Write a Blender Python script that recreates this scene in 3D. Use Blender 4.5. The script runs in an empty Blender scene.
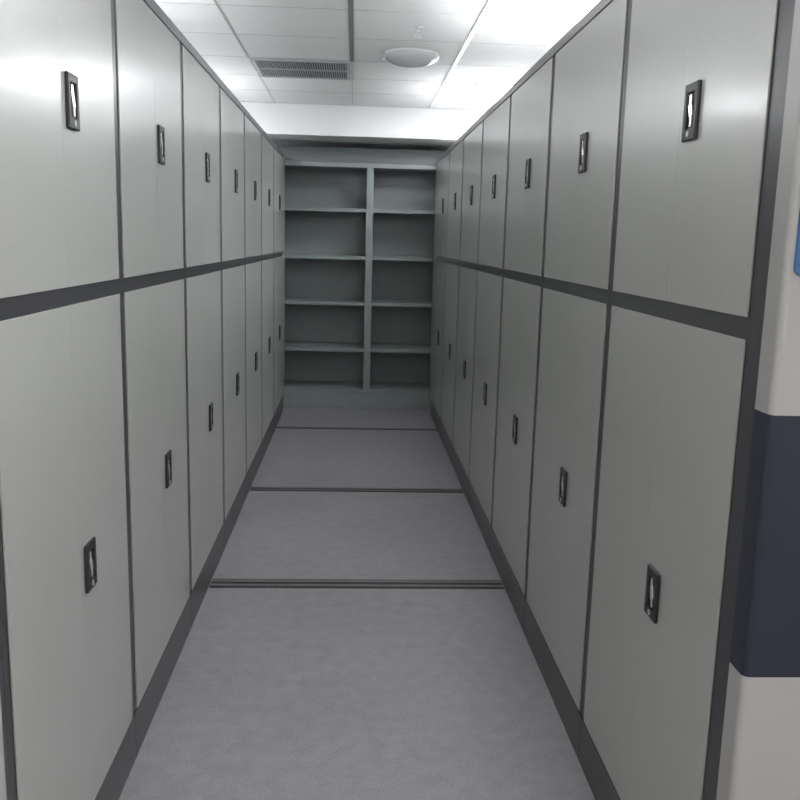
import bpy, bmesh, math, random
from mathutils import Vector, Matrix
random.seed(4)
C = bpy.context.scene.collection
sc = bpy.context.scene

# ------------------------------------------------------------------ camera
PITCH, YAW, ROLL, FPX, EYE = 0.1793, 0.0542, 0.0258, 880.0, 1.5
cp, sp = math.cos(PITCH), math.sin(PITCH); cy, sy = math.cos(YAW), math.sin(YAW)
fwd = Vector((sy*cp, cy*cp, -sp)); rgt = Vector((cy, -sy, 0)); up = rgt.cross(fwd)
r2 = math.cos(ROLL)*rgt + math.sin(ROLL)*up; u2 = -math.sin(ROLL)*rgt + math.cos(ROLL)*up
cam = bpy.data.cameras.new('camera'); co = bpy.data.objects.new('camera', cam); C.objects.link(co)
cam.sensor_fit = 'HORIZONTAL'; cam.sensor_width = 36; cam.lens = FPX/800*36; cam.clip_start = 0.05
M = Matrix.Identity(4)
for i in range(3):
    M[i][0], M[i][1], M[i][2] = r2[i], u2[i], -fwd[i]
M[2][3] = EYE
co.matrix_world = M; sc.camera = co

# ------------------------------------------------------------------ world and exposure
w = bpy.data.worlds.new('world'); sc.world = w; w.use_nodes = True
w.node_tree.nodes['Background'].inputs[0].default_value = (.8, .85, .9, 1)
w.node_tree.nodes['Background'].inputs[1].default_value = .2
sc.view_settings.view_transform = 'Standard'; sc.view_settings.look = 'None'
sc.view_settings.gamma = 1; sc.view_settings.exposure = 1.08
try: sc.view_settings.use_curve_mapping = False
except Exception: pass
LAMP = 14.0      # brightness of the ceiling LED panels

# ------------------------------------------------------------------ materials
def mat(name, col, rough=.5, metal=0., spec=.5, noise=None, bump=None, coat=0., coat_r=.1, emit=None):
    m = bpy.data.materials.new(name); m.use_nodes = True; nt = m.node_tree
    b = nt.nodes['Principled BSDF']
    b.inputs['Base Color'].default_value = (*col, 1); b.inputs['Roughness'].default_value = rough
    b.inputs['Metallic'].default_value = metal; b.inputs['Specular IOR Level'].default_value = spec
    b.inputs['Coat Weight'].default_value = coat; b.inputs['Coat Roughness'].default_value = coat_r
    if emit:
        b.inputs['Emission Color'].default_value = (*emit[0], 1); b.inputs['Emission Strength'].default_value = emit[1]
    tc = nt.nodes.new('ShaderNodeTexCoord')
    if noise:                                    # list of (scale, amount)
        prev = None
        for s, a in noise:
            n = nt.nodes.new('ShaderNodeTexNoise'); n.inputs['Scale'].default_value = s; n.inputs['Detail'].default_value = 4
            nt.links.new(tc.outputs['Object'], n.inputs['Vector'])
            r = nt.nodes.new('ShaderNodeMapRange'); r.inputs['From Min'].default_value = .3; r.inputs['From Max'].default_value = .7
            r.inputs['To Min'].default_value = 1-a; r.inputs['To Max'].default_value = 1+a
            nt.links.new(n.outputs['Fac'], r.inputs['Value'])
            if prev is None: prev = r.outputs[0]
            else:
                mm = nt.nodes.new('ShaderNodeMath'); mm.operation = 'MULTIPLY'
                nt.links.new(prev, mm.inputs[0]); nt.links.new(r.outputs[0], mm.inputs[1]); prev = mm.outputs[0]
        v = nt.nodes.new('ShaderNodeVectorMath'); v.operation = 'SCALE'; v.inputs[0].default_value = col
        nt.links.new(prev, v.inputs['Scale']); nt.links.new(v.outputs[0], b.inputs['Base Color'])
    if bump:
        n = nt.nodes.new('ShaderNodeTexNoise'); n.inputs['Scale'].default_value = bump[0]; n.inputs['Detail'].default_value = 3
        nt.links.new(tc.outputs['Object'], n.inputs['Vector'])
        bp = nt.nodes.new('ShaderNodeBump'); bp.inputs['Strength'].default_value = bump[1]; bp.inputs['Distance'].default_value = .002
        nt.links.new(n.outputs['Fac'], bp.inputs['Height']); nt.links.new(bp.outputs[0], b.inputs['Normal'])
    return m

DOOR = mat('light_grey_enamel', (.44, .446, .424), .30, spec=.55, noise=[(90, .02), (2.5, .02)], bump=(120, .03), coat=.32, coat_r=.16)
TOPR = mat('mid_grey_enamel', (.18, .18, .185), .35)
CASE = mat('pale_case_enamel', (.72, .73, .72), .4)
FRAME = mat('dark_grey_enamel', (.050, .050, .056), .30, noise=[(60, .05)])
SHELF = mat('grey_green_enamel', (.255, .292, .292), .35, noise=[(6, .04)])
FLOOR = mat('grey_vinyl_floor', (.30, .29, .31), .42, spec=.4, noise=[(140, .13), (18, .08), (1.6, .05)], bump=(180, .08))
TILE = mat('white_ceiling_tile', (.92, .912, .915), .75, noise=[(40, .01), (.9, .015)], bump=(90, .05))
WHITE = mat('white_paint', (.80, .80, .81), .7, noise=[(3, .015)])
WALLP = mat('pale_wall_paint', (.82, .82, .82), .8, noise=[(3, .02)])
TEE_D = mat('shaded_ceiling_bar', (.26, .26, .27), .5)  # shade on the main bar put into its darker grey
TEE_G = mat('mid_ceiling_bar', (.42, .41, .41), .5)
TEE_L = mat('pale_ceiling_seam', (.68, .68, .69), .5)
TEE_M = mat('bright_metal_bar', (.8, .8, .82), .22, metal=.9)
VENT = mat('grey_vent_metal', (.55, .55, .59), .5, metal=.2)
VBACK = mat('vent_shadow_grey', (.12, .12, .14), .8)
DARK = mat('dark_void', (.03, .03, .035), .8)
BLACK = mat('black_plastic', (.022, .024, .026), .42, noise=[(200, .1)])
CAVITY = mat('black_recess', (.012, .012, .013), .5)
CHROME = mat('chrome', (.86, .87, .90), .22, metal=.85)
PANEL = mat('white_end_enamel', (.40, .395, .385), .35, noise=[(3, .02)])
NAVY = mat('navy_end_enamel', (.020, .023, .040), .38, noise=[(4, .05)])
BLUE = mat('blue_sign_plastic', (.05, .13, .29), .4)
STEEL = mat('track_steel', (.17, .17, .17), .4, metal=.3)
GROOVE = mat('track_groove', (.02, .023, .023), .6)
ALU = mat('lamp_frame_white', (.8, .8, .8), .4)
WARM = mat('added_warm_diffuser', (.9, .9, .9), .5, emit=((1.0, .98, .93), LAMP*1.0))  # glow of the added panels behind the camera
GLOW = mat('lamp_diffuser', (.9, .9, .9), .5, emit=((.95, .975, 1.0), LAMP))
DOME = mat('opal_dome', (.62, .63, .64), .12, spec=.6)
RUBBER = mat('shelf_lip_enamel', (.26, .29, .29), .3)
HEAD = mat('header_shaded_enamel', (.155, .17, .18), .4)  # shelf enamel darkened: shade under the beam put into the colour

# ------------------------------------------------------------------ mesh helpers
def box(bm, x0, x1, y0, y1, z0, z1, mi=0):
    x0, x1 = min(x0, x1), max(x0, x1)
    v = [bm.verts.new((x, y, z)) for x in (x0, x1) for y in (y0, y1) for z in (z0, z1)]
    for q in ((0,1,3,2),(4,6,7,5),(0,4,5,1),(2,3,7,6),(0,2,6,4),(1,5,7,3)):
        f = bm.faces.new([v[i] for i in q]); f.material_index = mi
    return v
def obj(name, bm, mats, parent=None, bevel=0., smooth=False, seg=2):
    if not isinstance(mats, (list, tuple)): mats = [mats]
    bmesh.ops.recalc_face_normals(bm, faces=bm.faces)
    me = bpy.data.meshes.new(name); bm.to_mesh(me); bm.free()
    for m in mats: me.materials.append(m)
    o = bpy.data.objects.new(name, me); C.objects.link(o)
    if smooth:
        for p in me.polygons: p.use_smooth = True
    if bevel:
        b = o.modifiers.new('bevel', 'BEVEL'); b.width = bevel; b.segments = seg; b.limit_method = 'ANGLE'
    if parent: o.parent = parent
    return o
def tag(o, label=None, cat=None, group=None, kind=None):
    if label: o['label'] = label
    if cat: o['category'] = cat
    if group: o['group'] = group
    if kind: o['kind'] = kind
    return o
def empty(name, loc, label, cat, group=None, rz=0):
    o = bpy.data.objects.new(name, None); C.objects.link(o); o.location = loc; o.rotation_euler = (0, 0, rz)
    o.empty_display_size = .1
    return tag(o, label, cat, group)
def struct(name, bm, m, parent=None, **k):
    o = obj(name, bm, m, parent, **k)
    if not parent: o['kind'] = 'structure'
    return o
def copy_tree(o, parent=None):
    c = o.copy(); C.objects.link(c)
    if parent: c.parent = parent
    for ch in list(o.children): copy_tree(ch, c)
    return c

# ------------------------------------------------------------------ the room
WL, WR, CEIL, TOP = -.612, .683, 2.56, 2.187
XA, XB, YA, YB = -2.4, 2.5, -3.4, 8.36
bm = bmesh.new(); box(bm, XA, XB, YA, YB, -.08, 0); struct('floor', bm, FLOOR)
bm = bmesh.new(); box(bm, XA-.1, XA, YA, YB, 0, CEIL); struct('wall_left', bm, WALLP)
bm = bmesh.new(); box(bm, XB, XB+.1, YA, YB, 0, CEIL); struct('wall_right', bm, WALLP)
bm = bmesh.new(); box(bm, XA, XB, YB, YB+.1, 0, CEIL); struct('wall_back', bm, WALLP)
bm = bmesh.new(); box(bm, XA, XB, YA-.1, YA, 0, CEIL); struct('wall_front', bm, WALLP)
BH = 7.40
bm = bmesh.new(); box(bm, XA, XB, BH, YB, 2.318, CEIL-.001); struct('trim_1', bm, WHITE, bevel=.003)
XS = [-.04+.62*k for k in range(-4, 5)]          # lengthwise joints of the tile grid
YS = [BH-.6*k for k in range(0, 19)]             # crosswise joints
xe = [XA]+[x for x in XS if XA < x < XB]+[XB]
ye = [YA]+sorted(YS)[:]; ye = [y for y in ye if y >= YA]
bm = bmesh.new(); box(bm, XA-.1, XB+.1, YA-.1, YB+.1, CEIL+.012, CEIL+.08)
g = .003
for i in range(len(xe)-1):
    for j in range(len(ye)-1):
        if ye[j+1]-ye[j] < .02: continue
        box(bm, xe[i]+g, xe[i+1]-g, ye[j]+g, ye[j+1]-g, CEIL, CEIL+.0119)
ceil = struct('ceiling', bm, TILE)
# metal bars of the grid
def bar(x, wd, m, y0, y1, dz=.004):
    bm = bmesh.new(); box(bm, x-wd/2, x+wd/2, y0, y1, CEIL-dz, CEIL+.01); obj('ceiling_bar', bm, m, ceil)
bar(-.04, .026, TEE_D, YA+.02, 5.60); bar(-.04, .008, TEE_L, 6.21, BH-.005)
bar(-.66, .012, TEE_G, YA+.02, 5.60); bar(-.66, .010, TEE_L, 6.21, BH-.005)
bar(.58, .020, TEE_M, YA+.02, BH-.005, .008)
for y in YS[1:]:
    if y < YA+.1: continue
    bm = bmesh.new(); box(bm, XA+.01, XB-.01, y-.004, y+.004, CEIL-.0015, CEIL+.01); obj('ceiling_bar', bm, TEE_L, ceil)

# ------------------------------------------------------------------ ceiling lights
def ceiling_light(x, y, label, lx=.59, ly=.59, glow=None, drop=.045):
    t = empty('ceiling_light', (x, y, CEIL), label, 'ceiling light', 'square ceiling light panels')
    bm = bmesh.new()
    for s in (-1, 1):
        box(bm, s*lx/2, s*(lx/2-.018), -ly/2, ly/2, -.010, -.0005)
        box(bm, -lx/2+.018, lx/2-.018, s*ly/2 if s < 0 else ly/2-.018, -ly/2+.018 if s < 0 else ly/2, -.010, -.0005)
    obj('light_frame', bm, ALU, t, bevel=.002)
    bm = bmesh.new(); box(bm, -lx/2+.0185, lx/2-.0185, -ly/2+.0185, ly/2-.0185, -drop, -.001)
    obj('diffuser', bm, glow or GLOW, t, bevel=.008, seg=3)
    return t
ceiling_light(.89, 4.10, 'nearer glaring white light panel in the ceiling above the right cabinets', drop=.024)
ceiling_light(.89, 6.50, 'farther glaring white light panel in the ceiling, close to the white beam', drop=.024)
ceiling_light(-1.59, 6.50, 'light panel in the ceiling hidden above the far left cabinets')
ceiling_light(-1.59, 4.10, 'light panel in the ceiling hidden above the middle of the left cabinets')
ceiling_light(-1.59, 1.70, 'added light panel in the ceiling hidden above the near left cabinets')  # unseen panel, added for the light on the near cabinets
ceiling_light(.89, 1.70, 'added light panel in the ceiling above the near right cabinets, outside the photo')  # also unseen, added to continue the lighting towards the camera
ceiling_light(-.35, -.70, 'added ceiling light panel behind the camera, left of the aisle', glow=WARM)  # added out of view as warm light for the near end
ceiling_light(.89, -.70, 'added ceiling light panel behind the camera, right of the aisle', glow=WARM)  # second unseen panel added to brighten the near doors and floor

# ------------------------------------------------------------------ ceiling vent
t = empty('ceiling_vent', (-.35, 5.91, CEIL), 'grey slatted air vent set in the white tiled ceiling', 'air vent')
vx, vy = .298, .292
bm = bmesh.new()
for s in (-1, 1):
    box(bm, s*vx, s*(vx-.022), -vy, vy, -.012, -.003)
    box(bm, -vx+.022, vx-.022, min(s*vy, s*(vy-.022)), max(s*vy, s*(vy-.022)), -.012, -.003)
box(bm, -vx+.022, vx-.022, -.012, .012, -.012, -.003)
obj('vent_frame', bm, VENT, t, bevel=.002)
bm = bmesh.new(); n = 38
for k in range(n):
    x = -vx+.03+(2*vx-.06)*k/(n-1)
    for a, b in ((-vy+.022, -.012), (.012, vy-.022)): box(bm, x-.0028, x+.0028, a, b, -.010, -.0036)
obj('slats', bm, VENT, t)
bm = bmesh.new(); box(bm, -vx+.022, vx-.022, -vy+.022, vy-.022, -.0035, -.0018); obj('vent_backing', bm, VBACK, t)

# ------------------------------------------------------------------ dome and small fittings on the ceiling
t = empty('dome_light', (.305, 5.32, CEIL), 'unlit shallow glossy white dome on the ceiling', 'ceiling dome')
def lathe(bm, prof, n=40, mi=0):
    rings = []
    for r, z in prof:
        if r < 1e-5: rings.append([bm.verts.new((0, 0, z))]); continue
        rings.append([bm.verts.new((r*math.cos(2*math.pi*k/n), r*math.sin(2*math.pi*k/n), z)) for k in range(n)])
    for a, b in zip(rings, rings[1:]):
        for k in range(n):
            k2 = (k+1) % n
            if len(a) == 1: f = bm.faces.new((a[0], b[k], b[k2]))
            elif len(b) == 1: f = bm.faces.new((a[k], b[0], a[k2]))
            else: f = bm.faces.new((a[k], b[k], b[k2], a[k2]))
            f.material_index = mi
bm = bmesh.new(); R0, dp = .160, .062
lathe(bm, [(R0*math.cos(a), -.012-dp*math.sin(a)) for a in [math.pi/2*i/12 for i in range(13)]])
obj('dome_cover', bm, DOME, t, smooth=True)
bm = bmesh.new(); lathe(bm, [(R0-.01, -.009), (R0+.006, -.009), (R0+.006, -.013), (R0-.01, -.0135)])
obj('dome_rim', bm, ALU, t, smooth=False)
bm = bmesh.new(); lathe(bm, [(0, -.0005), (R0-.004, -.0005), (R0-.004, -.012), (0, -.012)])
obj('dome_base', bm, ALU, t)
def fitting(x, y, label, rz):
    t = empty('ceiling_fitting', (x, y, CEIL), label, 'ceiling fitting', 'small fittings on the ceiling', rz)
    bm = bmesh.new(); lathe(bm, [(0, -.0045), (.022, -.0045), (.018, -.012), (.007, -.016), (.007, -.034), (0, -.034)], 20)
    obj('base', bm, VENT, t)
    bm = bmesh.new()
    for s in (-1, 1):
        v = box(bm, s*.004, s*.007, -.003, .003, -.058, -.030)
        for q in v:
            if q.co.z < -.05: q.co.x += s*.014
    box(bm, -.024, .024, -.004, .004, -.062, -.057)
    obj('bracket', bm, VENT, t)
fitting(.30, 4.66, 'small pale fitting on the ceiling, nearer than the white dome', 0)
fitting(.145, 5.28, 'small pale fitting on the ceiling, left of the white dome', .8)

# ------------------------------------------------------------------ storage cabinets
# local frame: +x points into the aisle, y along the row from 0 to length, z up; front plane of the doors at x=0
P, M0, M1, DT, DEP = .141, 1.344, 1.3835, 2.150, .56
HW, HH = .072, .114
def handle_parts(door, y, z):
    bm = bmesh.new(); d0, d1 = .0005, .0085
    iw, ih = .040, .070; oz = .002
    yo = [y-HW/2, y-iw/2, y+iw/2, y+HW/2]; zo = [z-HH/2, z-ih/2+oz, z+ih/2+oz, z+HH/2]
    for a in range(3):
        for b in range(3):
            if a == 1 and b == 1: continue
            box(bm, d0, d1, yo[a], yo[a+1], zo[b], zo[b+1])
    bmesh.ops.remove_doubles(bm, verts=bm.verts, dist=1e-6)
    # drop the faces two neighbouring boxes share
    seen = {}
    for f in bm.faces: seen.setdefault(tuple(sorted(v.index for v in f.verts)), []).append(f)
    bm.verts.index_update(); seen = {}
    for f in bm.faces: seen.setdefault(tuple(sorted(v.index for v in f.verts)), []).append(f)
    bmesh.ops.delete(bm, geom=[f for fs in seen.values() if len(fs) > 1 for f in fs], context='FACES_ONLY')
    h = obj('handle_plate', bm, BLACK, door, bevel=.0025)
    bm = bmesh.new(); box(bm, .0004, .0018, y-iw/2, y+iw/2, z-ih/2+oz, z+ih/2+oz); obj('handle_recess', bm, CAVITY, door)
    # swing grip: a slim lever, waisted at both ends and wider in the middle
    bm = bmesh.new(); prof = [(-.033, .0045), (-.016, .005), (-.008, .0095), (.008, .0095), (.016, .005), (.033, .0045)]
    L = []
    for k, (dz, hw) in enumerate(prof):
        sh = .004*math.copysign(1, -dz)*min(1, abs(dz)/.012)
        L.append([bm.verts.new((x, y+sh+s*hw, z+oz+dz)) for x, s in ((.0018, -1), (.0018, 1), (.0075, 1), (.0075, -1))])
    for a, b in zip(L, L[1:]):
        for q in range(4): bm.faces.new((a[q], a[(q+1) % 4], b[(q+1) % 4], b[q]))
    bm.faces.new(L[0]); bm.faces.new(L[-1][::-1])
    tag(obj('handle_grip', bm, CHROME, door, bevel=.0012), 'bright chrome grip in the black handle plate')
    bm = bmesh.new()
    n = 14; ring = [[bm.verts.new((x, y+.0065*math.cos(2*math.pi*k/n), z-HH/2+.013+.0065*math.sin(2*math.pi*k/n))) for k in range(n)] for x in (.008, .0100)]
    for k in range(n): bm.faces.new((ring[0][k], ring[0][(k+1) % n], ring[1][(k+1) % n], ring[1][k]))
    bm.faces.new(ring[1]); obj('key_lock', bm, VENT, door)

def make_cabinet(L, side, off=.062):
    """side=+1: seen from the aisle the far leaf carries the handle at larger y (left row); -1: the leaf at smaller y"""
    t = bpy.data.objects.new('storage_cabinet', None); C.objects.link(t)
    S, IN, e = .0275, -.004, .0006
    bm = bmesh.new()      # carcass: sides, back, top, floor, middle shelf
    box(bm, -DEP, IN-.02, e, .02, .012, TOP-.002); box(bm, -DEP, IN-.02, L-.02, L-e, .012, TOP-.002)
    box(bm, -DEP, -DEP+.015, .02, L-.02, .012, TOP-.002)
    for z in (P-.02, M0, TOP-.022): box(bm, -DEP+.015, IN-.02, .02, L-.02, z, z+.02)
    obj('carcass', bm, CASE, t)
    bm = bmesh.new()      # front frame: stiles, middle rail
    box(bm, IN-.02, IN, e, S, P, DT); box(bm, IN-.02, IN, L-S, L-e, P, DT)
    box(bm, IN-.02, IN, S, L-S, M0-.012, M1+.012)
    obj('front_frame', bm, FRAME, t)
    bm = bmesh.new(); box(bm, IN-.02, .001, e, L-e, DT+.004, TOP); obj('top_rail', bm, TOPR, t, bevel=.002)
    bm = bmesh.new(); box(bm, -DEP, 0, e, L-e, 0, P-.004); obj('plinth', bm, FRAME, t, bevel=.0015)
    g = .0003
    mid = L/2 - .0 * side
    for z0, z1, hz in ((P, M0, .734), (M1, DT, 1.773)):
        for a, b, has in ((S, mid-g, side < 0), (mid+g, L-S, side > 0)):
            bm = bmesh.new(); box(bm, IN+.0008, 0, a, b, z0, z1)
            d = obj('door', bm, DOOR, t, bevel=.0004)
            if has: handle_parts(d, mid + side*off, hz)
    return t
ordw = ['nearest', 'second', 'third', 'fourth', 'fifth', 'sixth', 'seventh', 'last']
LP, L0 = .8744, 1.4934
proto = make_cabinet(LP, 1)
for i in range(8):
    o = proto if i == 0 else copy_tree(proto)
    o.location = (WL, L0+LP*(i-1), 0)
    lab = ['grey cabinet cut off at the left edge, only a thin sliver of door showing',
           'largest light grey cabinet on the left, its doors filling the left edge',
           'light grey cabinet on the left, directly behind the largest left one',
           'light grey cabinet on the left, the third full one from the camera',
           'light grey cabinet on the left, the fourth full one from the camera',
           'light grey cabinet on the left, the fifth full one from the camera',
           'narrow looking grey cabinet on the left, one before the open shelves',
           'last grey cabinet of the left row, touching the open shelves'][i]
    tag(o, lab, 'cabinet', 'light grey cabinets of the left row')
RP, R1 = .868, 2.345
def mirror_cab():
    t = make_cabinet(RP, 1, .074)       # turned round by 180 degrees, so the far leaf becomes the near one
    return t
proto = mirror_cab()
for i in range(7):
    o = proto if i == 0 else copy_tree(proto)
    o.rotation_euler = (0, 0, math.pi); o.location = (WR, R1+RP*i, 0)
    lab = ['largest light grey cabinet on the right, beside the white and navy end panel',
           'light grey cabinet on the right, directly behind the largest right one',
           'light grey cabinet on the right, the third from the camera',
           'light grey cabinet on the right, the fourth from the camera',
           'light grey cabinet on the right, the fifth from the camera',
           'narrow looking grey cabinet on the right, one before the open shelves',
           'last grey cabinet of the right row, touching the open shelves'][i]
    tag(o, lab, 'cabinet', 'light grey cabinets of the right row')

# ------------------------------------------------------------------ end panel of the right row
YN = R1-RP                                     # near end of the right row
t = empty('end_panel', (WR, YN, 0), 'white end panel with navy blue band closing the near right cabinets', 'end panel')
bm = bmesh.new(); box(bm, .0, DEP, -.0585, -.001, 0, TOP); obj('end_post', bm, FRAME, t, bevel=.001)
y0, y1 = -.115, -.059
for nm, a, b, m in (('upper_panel', 1.2372, TOP+.02, PANEL), ('colour_band', .7812, 1.2368, NAVY), ('lower_panel', .004, .7808, PANEL)):
    bm = bmesh.new(); vs = box(bm, -.010, DEP+.02, y0, y1, a, b)
    es = [e for e in bm.edges if abs(e.verts[0].co.z-e.verts[1].co.z) > .1 and e.verts[0].co.y < -.1]
    bmesh.ops.bevel(bm, geom=es, offset=.012, segments=5, affect='EDGES', profile=.5)
    o = obj(nm, bm, m, t)
    if m is NAVY: o['label'] = 'navy blue band across the white end panel'
# sign on the end panel
bm = bmesh.new(); sx0, sx1, sz0, sz1, rr = .003, .40, 1.462, 1.80, .012
pts = []
for cx, cz, a0 in ((sx1-rr, sz1-rr, 0), (sx0+rr, sz1-rr, 90), (sx0+rr, sz0+rr, 180), (sx1-rr, sz0+rr, 270)):
    for k in range(6):
        a = math.radians(a0+18*k); pts.append((cx+rr*math.cos(a), cz+rr*math.sin(a)))
fr = [bm.verts.new((x, y0-.005, z)) for x, z in pts]; bk = [bm.verts.new((x, y0-.0005, z)) for x, z in pts]
bm.faces.new(fr); bm.faces.new(bk[::-1])
for k in range(len(pts)): bm.faces.new((fr[k], fr[(k+1) % len(pts)], bk[(k+1) % len(pts)], bk[k]))
s = obj('wall_sign', bm, BLUE); s.location = (WR, YN, 0)
tag(s, 'blue sign with rounded corners on the white end panel at the right edge', 'sign')

# ------------------------------------------------------------------ open shelving at the far end
RY, RD = 7.82, .46
t = empty('shelving_rack', (.119, RY, 0), 'open grey metal shelving rack across the far end of the aisle', 'shelving')
XL, XR, DV = -.93, .93, .030
ZT = 2.136
for x, nm in ((0, 'divider'), (XL, 'side_panel'), (XR, 'side_panel')):
    bm = bmesh.new(); box(bm, x-DV, x+DV, 0, .03, .145, ZT-.03); box(bm, x-.012, x+.012, .03, RD, .02, ZT-.03)
    obj(nm, bm, SHELF, t, bevel=.0015)
bm = bmesh.new(); box(bm, XL+.013, XR-.013, RD-.012, RD, .02, ZT+.1); obj('back_panel', bm, SHELF, t)
bm = bmesh.new(); box(bm, XL-DV, XR+DV, .004, .030, 0, .137); obj('base_panel', bm, SHELF, t, bevel=.002)
bm = bmesh.new(); box(bm, XL-DV, XR+DV, .010, .030, ZT+.012, 2.270); obj('header_panel', bm, HEAD, t, bevel=.002)
def shelf(xa, xb, z, th=.030):
    bm = bmesh.new(); box(bm, xa, xb, .002, .02, z-th, z); box(bm, xa, xb, .02, RD-.013, z-.008, z)
    obj('shelf', bm, SHELF, t, bevel=.0012)
for z in (1.762, 1.355, .953, .541, .170):
    shelf(XL+DV+.0005, -DV-.0005, z); shelf(DV+.0005, XR-DV-.0005, z)
bm = bmesh.new(); box(bm, XL-DV, XR+DV, -.002, .02, ZT-.028, ZT+.010); box(bm, XL, XR, .02, RD-.013, ZT-.020, ZT-.010)
obj('top_shelf', bm, RUBBER, t, bevel=.0012)
for xa, xb, ya in ((WL-.03, WL-.002, 7.616), (WR+.002, WR+.03, 7.556)):     # strips closing the gap to the cabinet rows
    bm = bmesh.new(); box(bm, xa-.119, xb-.119, ya-RY, -.004, 0, TOP-.002); obj('filler_strip', bm, DOOR, t)

# ------------------------------------------------------------------ tracks let into the floor
labels = ['nearest steel floor track crossing the aisle', 'middle steel floor track crossing the aisle', 'farthest steel floor track crossing the aisle, close to the open shelves']
for (yc, wd), lb in zip(((3.688, .100), (5.178, .085), (6.94, .06)), labels):
    t = empty('floor_track', (0, yc, 0), lb, 'floor track', 'steel tracks across the aisle floor')
    x0, x1 = WL+.004, WR-.004
    bm = bmesh.new(); box(bm, x0, x1, -wd/2, wd/2, 0.0002, .0015); obj('track_bed', bm, GROOVE, t)
    bm = bmesh.new()
    for s in (-1, 1):
        c = s*wd*.235; box(bm, x0, x1, c-wd*.115, c+wd*.115, .0015, .0045)
    obj('track_rail', bm, STEEL, t, bevel=.0005)
